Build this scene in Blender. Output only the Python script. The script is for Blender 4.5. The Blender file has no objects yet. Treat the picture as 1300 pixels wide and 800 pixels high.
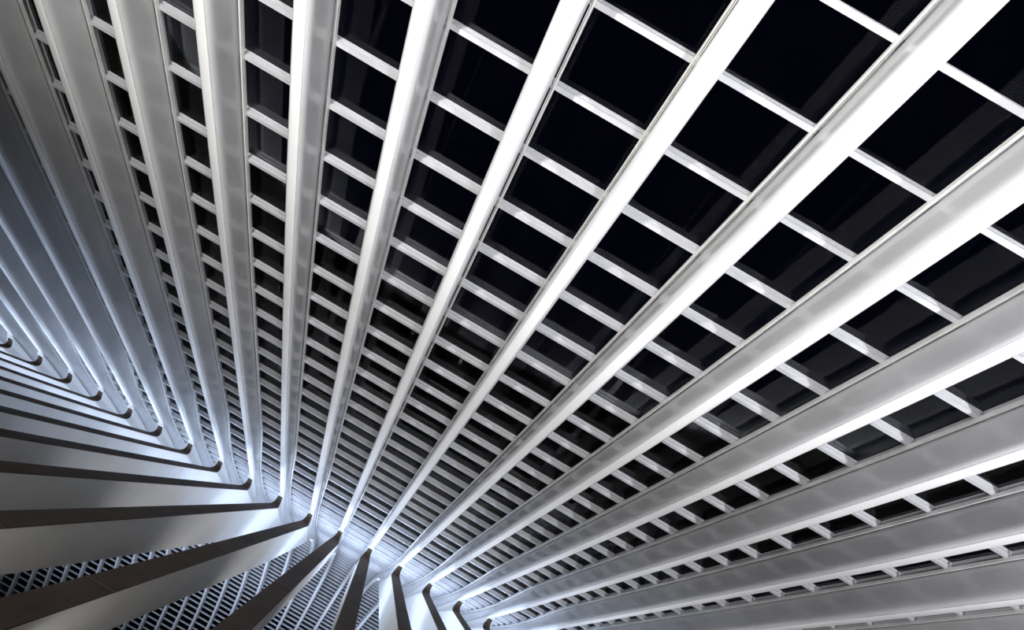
import bpy, math, random
import numpy as np
from mathutils import Vector, Matrix

random.seed(7)
scene = bpy.context.scene
col = scene.collection

# ------------------------------------------------------------------ camera
S = 2.0                        # metres between neighbouring ribs
FPX = 640.0                    # focal length in pixels of the 1300 px wide frame
PITCH = math.radians(46.0)
ROLL = math.radians(30.29)
EYE = 1.6
K0 = 0.5726                    # camera stands between rib 0 and rib 1
CP, SP = math.cos(PITCH), math.sin(PITCH)

cam = bpy.data.cameras.new('camera')
cam.sensor_fit = 'HORIZONTAL'
cam.sensor_width = 36.0
cam.lens = FPX * 36.0 / 1300.0
cam.shift_x = 20.7 / 1300.0
cam.shift_y = -12.1 / 1300.0
cam.clip_start = 0.05
cam.clip_end = 2000
camo = bpy.data.objects.new('camera', cam)
col.objects.link(camo)
fwd = Vector((CP, 0, SP)); upv = Vector((-SP, 0, CP)); rgt = Vector((0, -1, 0))
cr, sr = math.cos(ROLL), math.sin(ROLL)
cx = cr * rgt + sr * upv
cy = -sr * rgt + cr * upv
m = Matrix((cx, cy, -fwd)).transposed().to_4x4()
m.translation = Vector((0, 0, EYE))
camo.matrix_world = m
scene.camera = camo

# ------------------------------------------------------------------ night sky
world = bpy.data.worlds.new('night_sky')
scene.world = world
world.use_nodes = True
bg = world.node_tree.nodes['Background']
bg.inputs[0].default_value = (0.12, 0.13, 0.55, 1)
bg.inputs[1].default_value = 0.006

# ------------------------------------------------------------------ exposure
vs = scene.view_settings
vs.view_transform = 'Standard'
vs.look = 'None'
vs.gamma = 1.0
vs.use_curve_mapping = False
vs.exposure = 0.0

# ------------------------------------------------------------------ floodlights and an added fill
def spot(name, loc, target, power, colour, angle=100, blend=0.4, radius=0.15):
    l = bpy.data.lights.new(name, 'SPOT')
    l.energy = power
    l.color = colour
    l.spot_size = math.radians(angle)
    l.spot_blend = blend
    l.shadow_soft_size = radius
    o = bpy.data.objects.new(name, l)
    col.objects.link(o)
    o.location = loc
    o.rotation_euler = (Vector(target) - Vector(loc)).to_track_quat('-Z', 'Y').to_euler()
    return o

WHITE = (1.0, 0.985, 0.97)
COOL = (0.60, 0.73, 1.0)
PALE = (0.94, 0.945, 1.0)
WARM = (1.0, 0.97, 0.91)
spot('hall_flood_and_fill', (-2.5, 5.0, 0.4), (1.0, 4.2, 10.0), 8600, WHITE, 102, 0.5, 0.2)
spot('hall_flood_and_fill', (-2.5, -2.5, 0.4), (1.6, -3.5, 10.0), 4000, PALE, 118, 0.5, 0.2)  # centre fill added to lighten the right-hand webs, no lamp known here
spot('hall_flood_and_fill', (-2.5, -10.5, 0.4), (2.2, -10.0, 10.0), 8800, PALE, 112, 0.5, 0.2)
for kk in range(-14, 8):        # uplights on the floor under every gap between two struts
    yy = -(kk + 0.5 - K0) * S
    mid = 1.6 if -2 <= kk <= 2 else (1.5 if 3 <= kk <= 4 else 1.0)
    rib = 420 if kk > -4 else 330
    spot('knee_uplight', (30.5, yy, 0.8), (31.0, yy, 11.0), 2600 * mid, COOL, 62, 0.35, 0.12)
    spot('knee_floodlight', (30.5, yy, 0.6), (30.0, yy, 11.0), 800 * min(mid, 1.5), COOL, 118, 0.5, 0.12)
    spot('strut_uplight', (6.8, yy, 0.3), (14.0, yy, 1.9), 360, WARM, 60, 0.6, 0.12)
    spot('strut_uplight', (14.0, yy, 0.3), (22.0, yy, 3.0), 300, PALE, 50, 0.6, 0.12)
    spot('rib_uplight', (22.0, yy, 0.5), (20.6, yy, 11.0), rib, COOL if kk < -3 else PALE, 92, 0.5, 0.12)
for kk in range(-19, 6, 4):
    yy = -(kk + 0.5 - K0) * S
    spot('canopy_uplight', (38.5, yy, 1.0), (44.5, yy, 13.0), 5200, COOL, 116, 0.5, 0.2)
    spot('canopy_uplight', (62, yy, 0.5), (68, yy, 13.0), 3200, COOL, 130, 0.5, 0.2)

# ------------------------------------------------------------------ materials
def mat_new(name):
    mt = bpy.data.materials.new(name)
    mt.use_nodes = True
    nt = mt.node_tree
    b = nt.nodes['Principled BSDF']
    return mt, nt, b

def paint(name, c1, c2, rough, scale=0.5, bump=0.0, stretch=(1, 1, 1)):
    mt, nt, b = mat_new(name)
    tc = nt.nodes.new('ShaderNodeTexCoord')
    mp = nt.nodes.new('ShaderNodeMapping')
    mp.inputs['Scale'].default_value = stretch
    nz = nt.nodes.new('ShaderNodeTexNoise')
    nz.inputs['Scale'].default_value = scale
    nz.inputs['Detail'].default_value = 6
    nz.inputs['Roughness'].default_value = 0.6
    rp = nt.nodes.new('ShaderNodeValToRGB')
    rp.color_ramp.elements[0].position = 0.3
    rp.color_ramp.elements[0].color = (*c1, 1)
    rp.color_ramp.elements[1].position = 0.7
    rp.color_ramp.elements[1].color = (*c2, 1)
    nt.links.new(tc.outputs['Object'], mp.inputs[0])
    nt.links.new(mp.outputs[0], nz.inputs['Vector'])
    nt.links.new(nz.outputs['Fac'], rp.inputs[0])
    nt.links.new(rp.outputs[0], b.inputs['Base Color'])
    b.inputs['Roughness'].default_value = rough
    if bump:
        bp = nt.nodes.new('ShaderNodeBump')
        bp.inputs['Strength'].default_value = bump
        bp.inputs['Distance'].default_value = 0.02
        nt.links.new(nz.outputs['Fac'], bp.inputs['Height'])
        nt.links.new(bp.outputs[0], b.inputs['Normal'])
    return mt

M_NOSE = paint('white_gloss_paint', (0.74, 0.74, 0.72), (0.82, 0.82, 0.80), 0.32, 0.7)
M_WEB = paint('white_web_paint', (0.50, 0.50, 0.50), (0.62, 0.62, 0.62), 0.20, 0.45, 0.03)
M_STRUT = paint('white_strut_paint', (0.66, 0.65, 0.62), (0.78, 0.77, 0.74), 0.40, 0.35, 0.02)
M_PURLIN = paint('white_purlin_paint', (0.46, 0.46, 0.47), (0.54, 0.54, 0.55), 0.35, 2.0)
M_RAIL = paint('grey_metal', (0.55, 0.54, 0.52), (0.68, 0.67, 0.64), 0.28, 3.0)
M_FLANGE = paint('shaded_flange_paint', (0.070, 0.049, 0.036), (0.120, 0.088, 0.066), 0.75, 0.6, 0.02, (1, 3, 1))  # shade on the strut's upper face is put into this dark brown
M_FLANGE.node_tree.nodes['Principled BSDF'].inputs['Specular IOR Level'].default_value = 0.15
M_WELD = paint('weld_bead', (0.16, 0.13, 0.11), (0.22, 0.19, 0.165), 0.6, 8.0)
M_FLOOR = paint('stone_paving', (0.10, 0.075, 0.055), (0.15, 0.115, 0.085), 0.6, 1.5, 0.05)

def glass_mat():
    mt = bpy.data.materials.new('roof_glass')
    mt.use_nodes = True
    nt = mt.node_tree
    nt.nodes.clear()
    out = nt.nodes.new('ShaderNodeOutputMaterial')
    mix = nt.nodes.new('ShaderNodeMixShader')
    tr = nt.nodes.new('ShaderNodeBsdfTransparent')
    tr.inputs[0].default_value = (0.86, 0.88, 0.90, 1)
    gl = nt.nodes.new('ShaderNodeBsdfGlossy')
    gl.inputs['Roughness'].default_value = 0.03
    fr = nt.nodes.new('ShaderNodeFresnel')
    fr.inputs['IOR'].default_value = 1.24
    nt.links.new(fr.outputs[0], mix.inputs[0])
    nt.links.new(tr.outputs[0], mix.inputs[1])
    nt.links.new(gl.outputs[0], mix.inputs[2])
    nt.links.new(mix.outputs[0], out.inputs[0])
    return mt
M_GLASS = glass_mat()

# ------------------------------------------------------------------ profile of the roof in the (distance, height) plane of one rib
# units: rib spacings; d along the viewing direction, h square to it.
def g_soffit(v):
    x = v / 100.0
    return 117.115 + 20.605 * x - 0.17 * x * x

def soffit_curve():
    pts = []
    for v in np.linspace(720, -347, 90):
        g = g_soffit(v)
        pts.append((FPX / g, v / g))
    pts = np.array(pts)
    t0 = pts[0] - pts[3]; t0 /= np.linalg.norm(t0)
    back = [pts[0] + t0 * a for a in np.linspace(7.0, 0.4, 14)]
    return np.vstack([back, pts])

def resample(P, step):
    seg = np.hypot(*np.diff(P, axis=0).T)
    s = np.concatenate([[0], np.cumsum(seg)])
    n = max(2, int(round(s[-1] / step)) + 1)
    q = np.linspace(0, s[-1], n)
    return np.stack([np.interp(q, s, P[:, 0]), np.interp(q, s, P[:, 1])], 1)

def tangents(P):
    T = np.gradient(P, axis=0)
    return T / np.linalg.norm(T, axis=1)[:, None]

def offset(P, n):
    T = tangents(P)
    return P + np.stack([-T[:, 1], T[:, 0]], 1) * n

def catmull(C, per=14):
    C = [np.array(c, float) for c in C]
    C = [2 * C[0] - C[1]] + C + [2 * C[-1] - C[-2]]
    out = []
    for i in range(1, len(C) - 2):
        a, b, c, d = C[i - 1:i + 3]
        for t in np.linspace(0, 1, per, endpoint=False):
            out.append(0.5 * (2 * b + (c - a) * t + (2 * a - 5 * b + 4 * c - d) * t * t + (3 * b - a - 3 * c + d) * t ** 3))
    out.append(C[-2])
    return np.array(out)

N_REF = 0.44                    # underside of the purlins above the soffit
SOF = resample(soffit_curve(), 0.35)
REF0 = offset(SOF, N_REF)
# the roof runs on past the knee as a thinner canopy that curves down
CAN = [(15.0, -7.83), (17.6, -9.86), (19.7, -11.28), (21.5, -12.50), (24.3, -14.95), (26.85, -17.75), (30.0, -21.85), (32.15, -25.9), (33.2, -29.1), (34.0, -32.2), (34.3, -35.0)]
cut = REF0[REF0[:, 0] < 12.9]
REF = np.vstack([cut[:-1], catmull([cut[-2], cut[-1]] + CAN)[14:]])
REF = resample(REF, 0.30)
REF_S = np.concatenate([[0], np.cumsum(np.hypot(*np.diff(REF, axis=0).T))])
REF_T = tangents(REF)
KN_D = 14.78                    # the knee

def at_s(s):
    p = np.array([np.interp(s, REF_S, REF[:, 0]), np.interp(s, REF_S, REF[:, 1])])
    t = np.array([np.interp(s, REF_S, REF_T[:, 0]), np.interp(s, REF_S, REF_T[:, 1])])
    return p, t / np.linalg.norm(t)

def s_at_d(d):
    i = np.where(REF[:, 0] > d)[0][0]
    a = (d - REF[i - 1, 0]) / (REF[i, 0] - REF[i - 1, 0])
    return REF_S[i - 1] + a * (REF_S[i] - REF_S[i - 1])

def wx(p):                      # (d, h) -> world x, z
    return S * (p[0] * CP - p[1] * SP), EYE + S * (p[0] * SP + p[1] * CP)

def inner_h(d): return -1.68 - 0.447 * d          # upper edge of the raking strut
def outer_h(d): return np.interp(d, [-2, 4.34, 10.9, 17.57], [-1.10, -4.16, -7.36, -10.42])

def floor_d(fn):
    a, b = -3.0, 8.0
    for _ in range(60):
        c = (a + b) / 2
        if wx((c, fn(c)))[1] > 0.0: b = c
        else: a = c
    return (a + b) / 2
D_FI, D_FO = floor_d(inner_h), floor_d(outer_h)
FOOT = wx((D_FI, inner_h(D_FI)))                   # base of every rib (x, z=0)

def loc_pt(p, y):               # rib-local vertex
    x, z = wx(p)
    return (x - FOOT[0], y * S, z)

# ------------------------------------------------------------------ mesh helpers
def mesh_from(name, verts, faces, mat, smooth=None):
    me = bpy.data.meshes.new(name)
    me.from_pydata(verts, [], faces)
    me.materials.append(mat)
    me.validate()
    me.update()
    if smooth is not None:
        me.polygons.foreach_set('use_smooth', [True] * len(me.polygons))
        me.set_sharp_from_angle(angle=math.radians(smooth))
    import bmesh
    bm = bmesh.new(); bm.from_mesh(me)
    bmesh.ops.recalc_face_normals(bm, faces=bm.faces)
    bm.to_mesh(me); bm.free()
    return me

def sweep(stations, ring_fn, cap=True):
    """stations: list of (point, tangent); ring_fn(i) -> closed list of (y, n)."""
    V, F = [], []
    nr = None
    for i, (p, t) in enumerate(stations):
        nn = np.array([-t[1], t[0]])
        ring = ring_fn(i)
        nr = len(ring)
        for y, n in ring:
            V.append(loc_pt(p + nn * n, y))
    for i in range(len(stations) - 1):
        for j in range(nr):
            a = i * nr + j; b = i * nr + (j + 1) % nr
            F.append((a, b, b + nr, a + nr))
    if cap:
        F.append(tuple(range(nr)))
        F.append(tuple(range((len(stations) - 1) * nr, len(stations) * nr)))
    return V, F

def mirror_ring(half):
    """half: list of (y>=0, n) from bottom centre outwards/up; returns closed ring"""
    return [(y, n) for y, n in half] + [(-y, n) for y, n in reversed(half) if y > 1e-9]

# ------------------------------------------------------------------ rib parts (one mesh each, shared by every rib)
# knee fillet between the soffit and the strut
T_SOF = np.array([0.747, -0.665]); T_STR = np.array([1, -0.447]) / math.hypot(1, 0.447)
KNEE = np.array([KN_D, inner_h(KN_D)])
A_STR = KNEE - T_STR * 0.65
so_s = SOF[SOF[:, 0] < KN_D - 0.3]
B_SOF = so_s[-1]
ARC = []
for t in np.linspace(0, 1, 9):                     # blend strut edge -> knee -> soffit
    ARC.append((1 - t) ** 2 * A_STR + 2 * t * (1 - t) * KNEE + t * t * B_SOF)

# nose: rounded bottom flange of the arch
nose_half = [(0.0, 0.0), (0.024, 0.0008), (0.042, 0.0038), (0.054, 0.0085), (0.0555, 0.0100), (0.046, 0.020), (0.030, 0.030)]
st = list(zip(so_s, tangents(SOF)[:len(so_s)]))
ext = SOF[-1]
V, F = sweep(st, lambda i: mirror_ring(nose_half))
ME_NOSE = mesh_from('nose', V, F, M_NOSE, 40)

# web: tapered box above the nose, up to the glass
s_end = s_at_d(19.75)
web_s = [s for s in REF_S if s < s_end - 0.1] + [s_end]
st = [at_s(s) for s in web_s]
WEB_SEC = [(0.0, 0.024), (0.036, 0.022), (0.0585, 0.0125), (0.0605, 0.0120), (0.073, 0.0215), (0.083, 0.038), (0.0885, 0.060), (0.0895, 0.085),
           (0.0865, 0.125), (0.076, 0.21), (0.064, 0.31), (0.055, 0.39), (0.052, 0.408), (0.020, 0.412), (0.018, 0.545), (0.0, 0.545)]
SOF_X = np.vstack([SOF, SOF[-1] + np.outer(np.linspace(0.1, 4, 40), tangents(SOF)[-3])])
SOF_F = resample(SOF_X, 0.01)
def sof_dist(p):
    return float(np.sqrt(((SOF_F - p) ** 2).sum(1).min()))
def web_ring(i):
    d = st[i][0][0]
    bot = np.interp(d, [0, 15.7, 17.6, 19.6], [0.0, 0.0, 0.075, 0.235])
    far = N_REF + (sof_dist(st[i][0]) - N_REF) * np.interp(d, [10.5, 11.5, 15.2, 17.6], [0, 1, 1, 0])
    wmx = np.interp(d, [14.3, 15.3], [0.0895, 0.054])
    k_ = far / N_REF
    return mirror_ring([(min(y, wmx), (max(n, bot + 0.0002 * j) - N_REF) * (k_ if n < N_REF else 1.0)) for j, (y, n) in enumerate(WEB_SEC)])
V, F = sweep(st, web_ring)
ME_WEB = mesh_from('web', V, F, M_WEB, 30)

# canopy beam beyond the knee
st = [at_s(s) for s in [s_end - 0.25] + [s for s in REF_S if s > s_end + 0.05]]
beam_half = [(0.0, -0.27), (0.040, -0.267), (0.062, -0.254), (0.072, -0.23), (0.072, -0.205), (0.056, -0.200), (0.046, -0.04), (0.020, -0.036), (0.018, 0.12), (0.0, 0.12)]
V, F = sweep(st, lambda i: mirror_ring(beam_half))
ME_BEAM = mesh_from('canopy_beam', V, F, M_NOSE, 40)

# glazing rails: twin rods under the purlin ends, one pair on each side of the rib
def rail_mesh(side):
    V, F = [], []
    st = [at_s(s) for s in REF_S]
    for ring in ([(0.080, -0.040), (0.0945, -0.040), (0.0945, -0.001), (0.080, -0.001)],
                 [(0.066, -0.030), (0.074, -0.030), (0.074, -0.012), (0.066, -0.012)]):
        v, f = sweep(st, lambda i: [(side * y, n) for y, n in ring])
        o = len(V)
        V += v; F += [tuple(a + o for a in q) for q in f]
    return mesh_from('glazing_rail', V, F, M_RAIL)
ME_RAIL = {1: rail_mesh(1), -1: rail_mesh(-1)}

# strut: raking tapered plate from the floor up to the knee
def strut_mesh():
    APEX = 17.45                                   # where the outer edge meets the canopy beam
    stn = []
    ds = [D_FI] + list(np.linspace(D_FI + 1.0, A_STR[0], 13))
    for d in ds:
        do = D_FO + (d - D_FI) * (APEX - D_FO) / (A_STR[0] - D_FI)
        wi = np.interp(d, [0, 5, 12.5], [0.118, 0.124, 0.140])
        stn.append(((d, inner_h(d)), wi, (do, outer_h(do)), 0.056))
    for j, p in enumerate(ARC[1:], 1):
        t = j / (len(ARC) - 1)
        wi = np.interp(t, [0, 0.6, 1], [0.140, 0.086, 0.0885])
        do = APEX + 0.15 * t
        stn.append((tuple(p), wi, (do, outer_h(min(do, 17.5))), 0.056))
    V, F = [], []
    for p, wi, q, wo in stn:
        V += [loc_pt(p, wi), loc_pt(q, wo), loc_pt(q, -wo), loc_pt(p, -wi)]
    n = len(stn)
    for i in range(n - 1):
        for j in range(4):
            a = 4 * i + j; b = 4 * i + (j + 1) % 4
            F.append((a, b, b + 4, a + 4))
    F.append((0, 1, 2, 3)); F.append(tuple(4 * (n - 1) + j for j in range(4)))
    return mesh_from('strut', V, F, M_STRUT, 2.5)
ME_STRUT = strut_mesh()

# inner flange in brown paint darkened for shade; it covers the upper edge of the strut and turns up into the soffit
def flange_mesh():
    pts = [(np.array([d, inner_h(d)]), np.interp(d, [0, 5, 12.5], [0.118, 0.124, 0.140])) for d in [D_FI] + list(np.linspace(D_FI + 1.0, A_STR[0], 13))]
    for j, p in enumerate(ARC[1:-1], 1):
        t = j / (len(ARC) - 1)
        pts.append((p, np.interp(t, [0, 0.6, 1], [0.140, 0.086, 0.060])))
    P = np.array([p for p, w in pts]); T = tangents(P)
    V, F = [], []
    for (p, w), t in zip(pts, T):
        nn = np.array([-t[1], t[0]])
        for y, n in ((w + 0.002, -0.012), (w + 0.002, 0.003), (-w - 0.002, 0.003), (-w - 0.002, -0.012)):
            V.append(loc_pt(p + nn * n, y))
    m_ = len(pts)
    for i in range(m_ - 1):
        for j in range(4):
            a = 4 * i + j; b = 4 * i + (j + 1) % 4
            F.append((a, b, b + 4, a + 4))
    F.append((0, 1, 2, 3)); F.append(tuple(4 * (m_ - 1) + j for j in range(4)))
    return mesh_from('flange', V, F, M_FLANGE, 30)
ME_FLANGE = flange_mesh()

def weld_mesh(d):
    t = T_STR; nn = np.array([-t[1], t[0]])
    p = np.array([d, inner_h(d)])
    w = 0.1215 + 0.0012 * d
    V = []
    for a in (-0.006, 0.006):
        for y, n in ((w, 0.0), (w, 0.0048), (-w, 0.0048), (-w, 0.0)):
            V.append(loc_pt(p + t * a + nn * n, y))
    F = [(0, 1, 5, 4), (1, 2, 6, 5), (2, 3, 7, 6), (3, 0, 4, 7), (0, 1, 2, 3), (4, 5, 6, 7)]
    return mesh_from('weld_seam', V, F, M_WELD)
ME_WELDS = [weld_mesh(3.94), weld_mesh(6.9)]

def link(name, data, parent=None, loc=(0, 0, 0), rot=None):
    o = bpy.data.objects.new(name, data)
    col.objects.link(o)
    o.location = loc
    if rot: o.rotation_euler = rot
    if parent: o.parent = parent
    return o

def tag(o, label=None, cat=None, group=None, kind=None):
    if label: o['label'] = label
    if cat: o['category'] = cat
    if group: o['group'] = group
    if kind: o['kind'] = kind
    return o

# ------------------------------------------------------------------ floor
fl = mesh_from('floor', [(x, y, z) for z in (-0.3, 0.0) for x, y in ((-30, -60), (140, -60), (140, 90), (-30, 90))],
               [(0, 1, 2, 3), (4, 5, 6, 7), (0, 1, 5, 4), (1, 2, 6, 5), (2, 3, 7, 6), (3, 0, 4, 7)], M_FLOOR)
tag(link('floor', fl), 'dark stone paving under the station roof', kind='structure')

# ------------------------------------------------------------------ ribs
ORD = {1: 'first', 2: 'second', 3: 'third', 4: 'fourth', 5: 'fifth', 6: 'sixth', 7: 'seventh', 8: 'eighth', 9: 'ninth', 10: 'tenth',
       11: 'eleventh', 12: 'twelfth', 13: 'thirteenth', 14: 'fourteenth', 15: 'fifteenth', 16: 'sixteenth', 17: 'seventeenth', 18: 'eighteenth', 19: 'nineteenth', 20: 'twentieth', 21: 'twenty-first'}
def rib_label(k):
    if k == 1:
        return 'white arch rib seen squarely from below, crossing the top edge right of centre'
    if k > 1:
        return 'white arch rib with grey web, %s to the right of the squarely seen rib' % ORD[k - 1]
    return 'white arch rib with grey web, %s to the left of the squarely seen rib' % ORD[1 - k]

K_MIN, K_MAX = -20, 9
for k in range(K_MIN, K_MAX + 1):
    e = link('arch_rib', None, None, (FOOT[0], -(k - K0) * S, 0.0))
    tag(e, rib_label(k), 'roof rib', 'arched white roof ribs')
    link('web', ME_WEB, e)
    link('nose', ME_NOSE, e)
    su = link('strut', ME_STRUT, e)
    tag(link('flange', ME_FLANGE, su), 'upper face of the strut, shade painted in dark brown-grey')
    for w in ME_WELDS:
        link('weld_seam', w, su)
    link('canopy_beam', ME_BEAM, e)
    link('glazing_rail', ME_RAIL[1], e)
    link('glazing_rail', ME_RAIL[-1], e)

# ------------------------------------------------------------------ glazed bays between the ribs
PITCH_P = 0.668
def purlin_verts(L, H):
    g0 = H * 0.46
    sec = [(-0.0225, 0.0), (0.0205, 0.0), (0.0225, 0.004), (0.0225, H), (-0.0225, H), (-0.0225, g0 + 0.014), (-0.002, g0 + 0.013), (-0.002, g0 + 0.001), (-0.0225, g0)]
    V = [(x * S, y * S, z * S) for y in (-L / 2, L / 2) for x, z in sec]
    n = len(sec)
    F = [(j, (j + 1) % n, (j + 1) % n + n, j + n) for j in range(n)] + [tuple(range(n)), tuple(range(n, 2 * n))]
    return V, F
H_P, H_C = 0.105, 0.070
V, F = purlin_verts(0.955, H_P)
ME_PURLIN = mesh_from('purlin', V, F, M_PURLIN)
def box_verts(lx, ly, z0, z1):
    V = [(x, y, z) for z in (z0, z1) for x, y in ((-lx / 2, -ly / 2), (lx / 2, -ly / 2), (lx / 2, ly / 2), (-lx / 2, ly / 2))]
    F = [(0, 1, 2, 3), (4, 5, 6, 7), (0, 1, 5, 4), (1, 2, 6, 5), (2, 3, 7, 6), (3, 0, 4, 7)]
    return V, F
V, F = box_verts((PITCH_P - 0.004) * S, 0.955 * S, (H_P + 0.0005) * S, (H_P + 0.0005) * S + 0.016)
ME_PANE = mesh_from('pane', V, F, M_GLASS)

# arc length at the point straight above the camera's foot on the roof plane + first measured purlin
nrm = np.array([117.07, 131.6]) / 176.1
tan = np.array([131.6, -117.07]) / 176.1
tt = REF @ tan
s_first = np.interp(1.235, tt[:60], REF_S[:60])
s_knee = s_at_d(16.0)
s_list = [s_first + PITCH_P * j for j in range(-9, 60) if 0.4 < s_first + PITCH_P * j < s_knee]
PITCH_C = 0.56
c_list = list(np.arange(s_list[-1] + PITCH_C, REF_S[-1] - 0.3, PITCH_C))

def frame(s):
    p, t = at_s(s)
    x, z = wx(p)
    a = math.atan2(t[0] * SP + t[1] * CP, t[0] * CP - t[1] * SP)
    return x, z, a

B_X, B_Z, _ = frame(s_first)
# canopy purlins and glass, too fine to pick apart, joined per bay
def joined(src_v, src_f, ss, name, mat):
    V, F = [], []
    for s in ss:
        x, z, a = frame(s)
        ca, sa = math.cos(a), math.sin(a)
        o = len(V)
        V += [(x - B_X + vx * ca - vz * sa, vy, z - B_Z + vx * sa + vz * ca) for vx, vy, vz in src_v]
        F += [tuple(i + o for i in f) for f in src_f]
    return mesh_from(name, V, F, mat)
pv, pf = purlin_verts(0.914, H_C)
ME_CPUR = joined(pv, pf, c_list, 'canopy_purlins', M_PURLIN)
gv, gf = box_verts((PITCH_C - 0.004) * S, 0.914 * S, (H_C + 0.0005) * S, (H_C + 0.0005) * S + 0.016)
ME_CPAN = joined(gv, gf, [s - PITCH_C / 2 for s in c_list], 'canopy_panes', M_GLASS)

def bay_label(k):
    if k in (0, 1):
        return 'dark glazed roof bay just %s of the squarely seen rib' % ('left' if k == 0 else 'right')
    if k > 1:
        return 'dark glazed roof bay, %s to the right of the squarely seen rib' % ORD[k]
    return 'dark glazed roof bay, %s to the left of the squarely seen rib' % ORD[1 - k]

for k in range(K_MIN, K_MAX):
    y = -(k + 0.5 - K0) * S
    e = link('glazed_bay', None, None, (B_X, y, B_Z))
    tag(e, bay_label(k), 'roof bay', 'glazed bays between the ribs')
    if k >= -9:
        for i, s in enumerate(s_list):
            x, z, a = frame(s)
            link('purlin', ME_PURLIN, e, (x - B_X, 0, z - B_Z), (0, -a, 0))
            x, z, a = frame(s - PITCH_P / 2)
            link('pane', ME_PANE, e, (x - B_X, 0, z - B_Z), (0, -a, 0))
    tag(link('canopy_purlins', ME_CPUR, e), kind='stuff')
    tag(link('canopy_panes', ME_CPAN, e), kind='stuff')
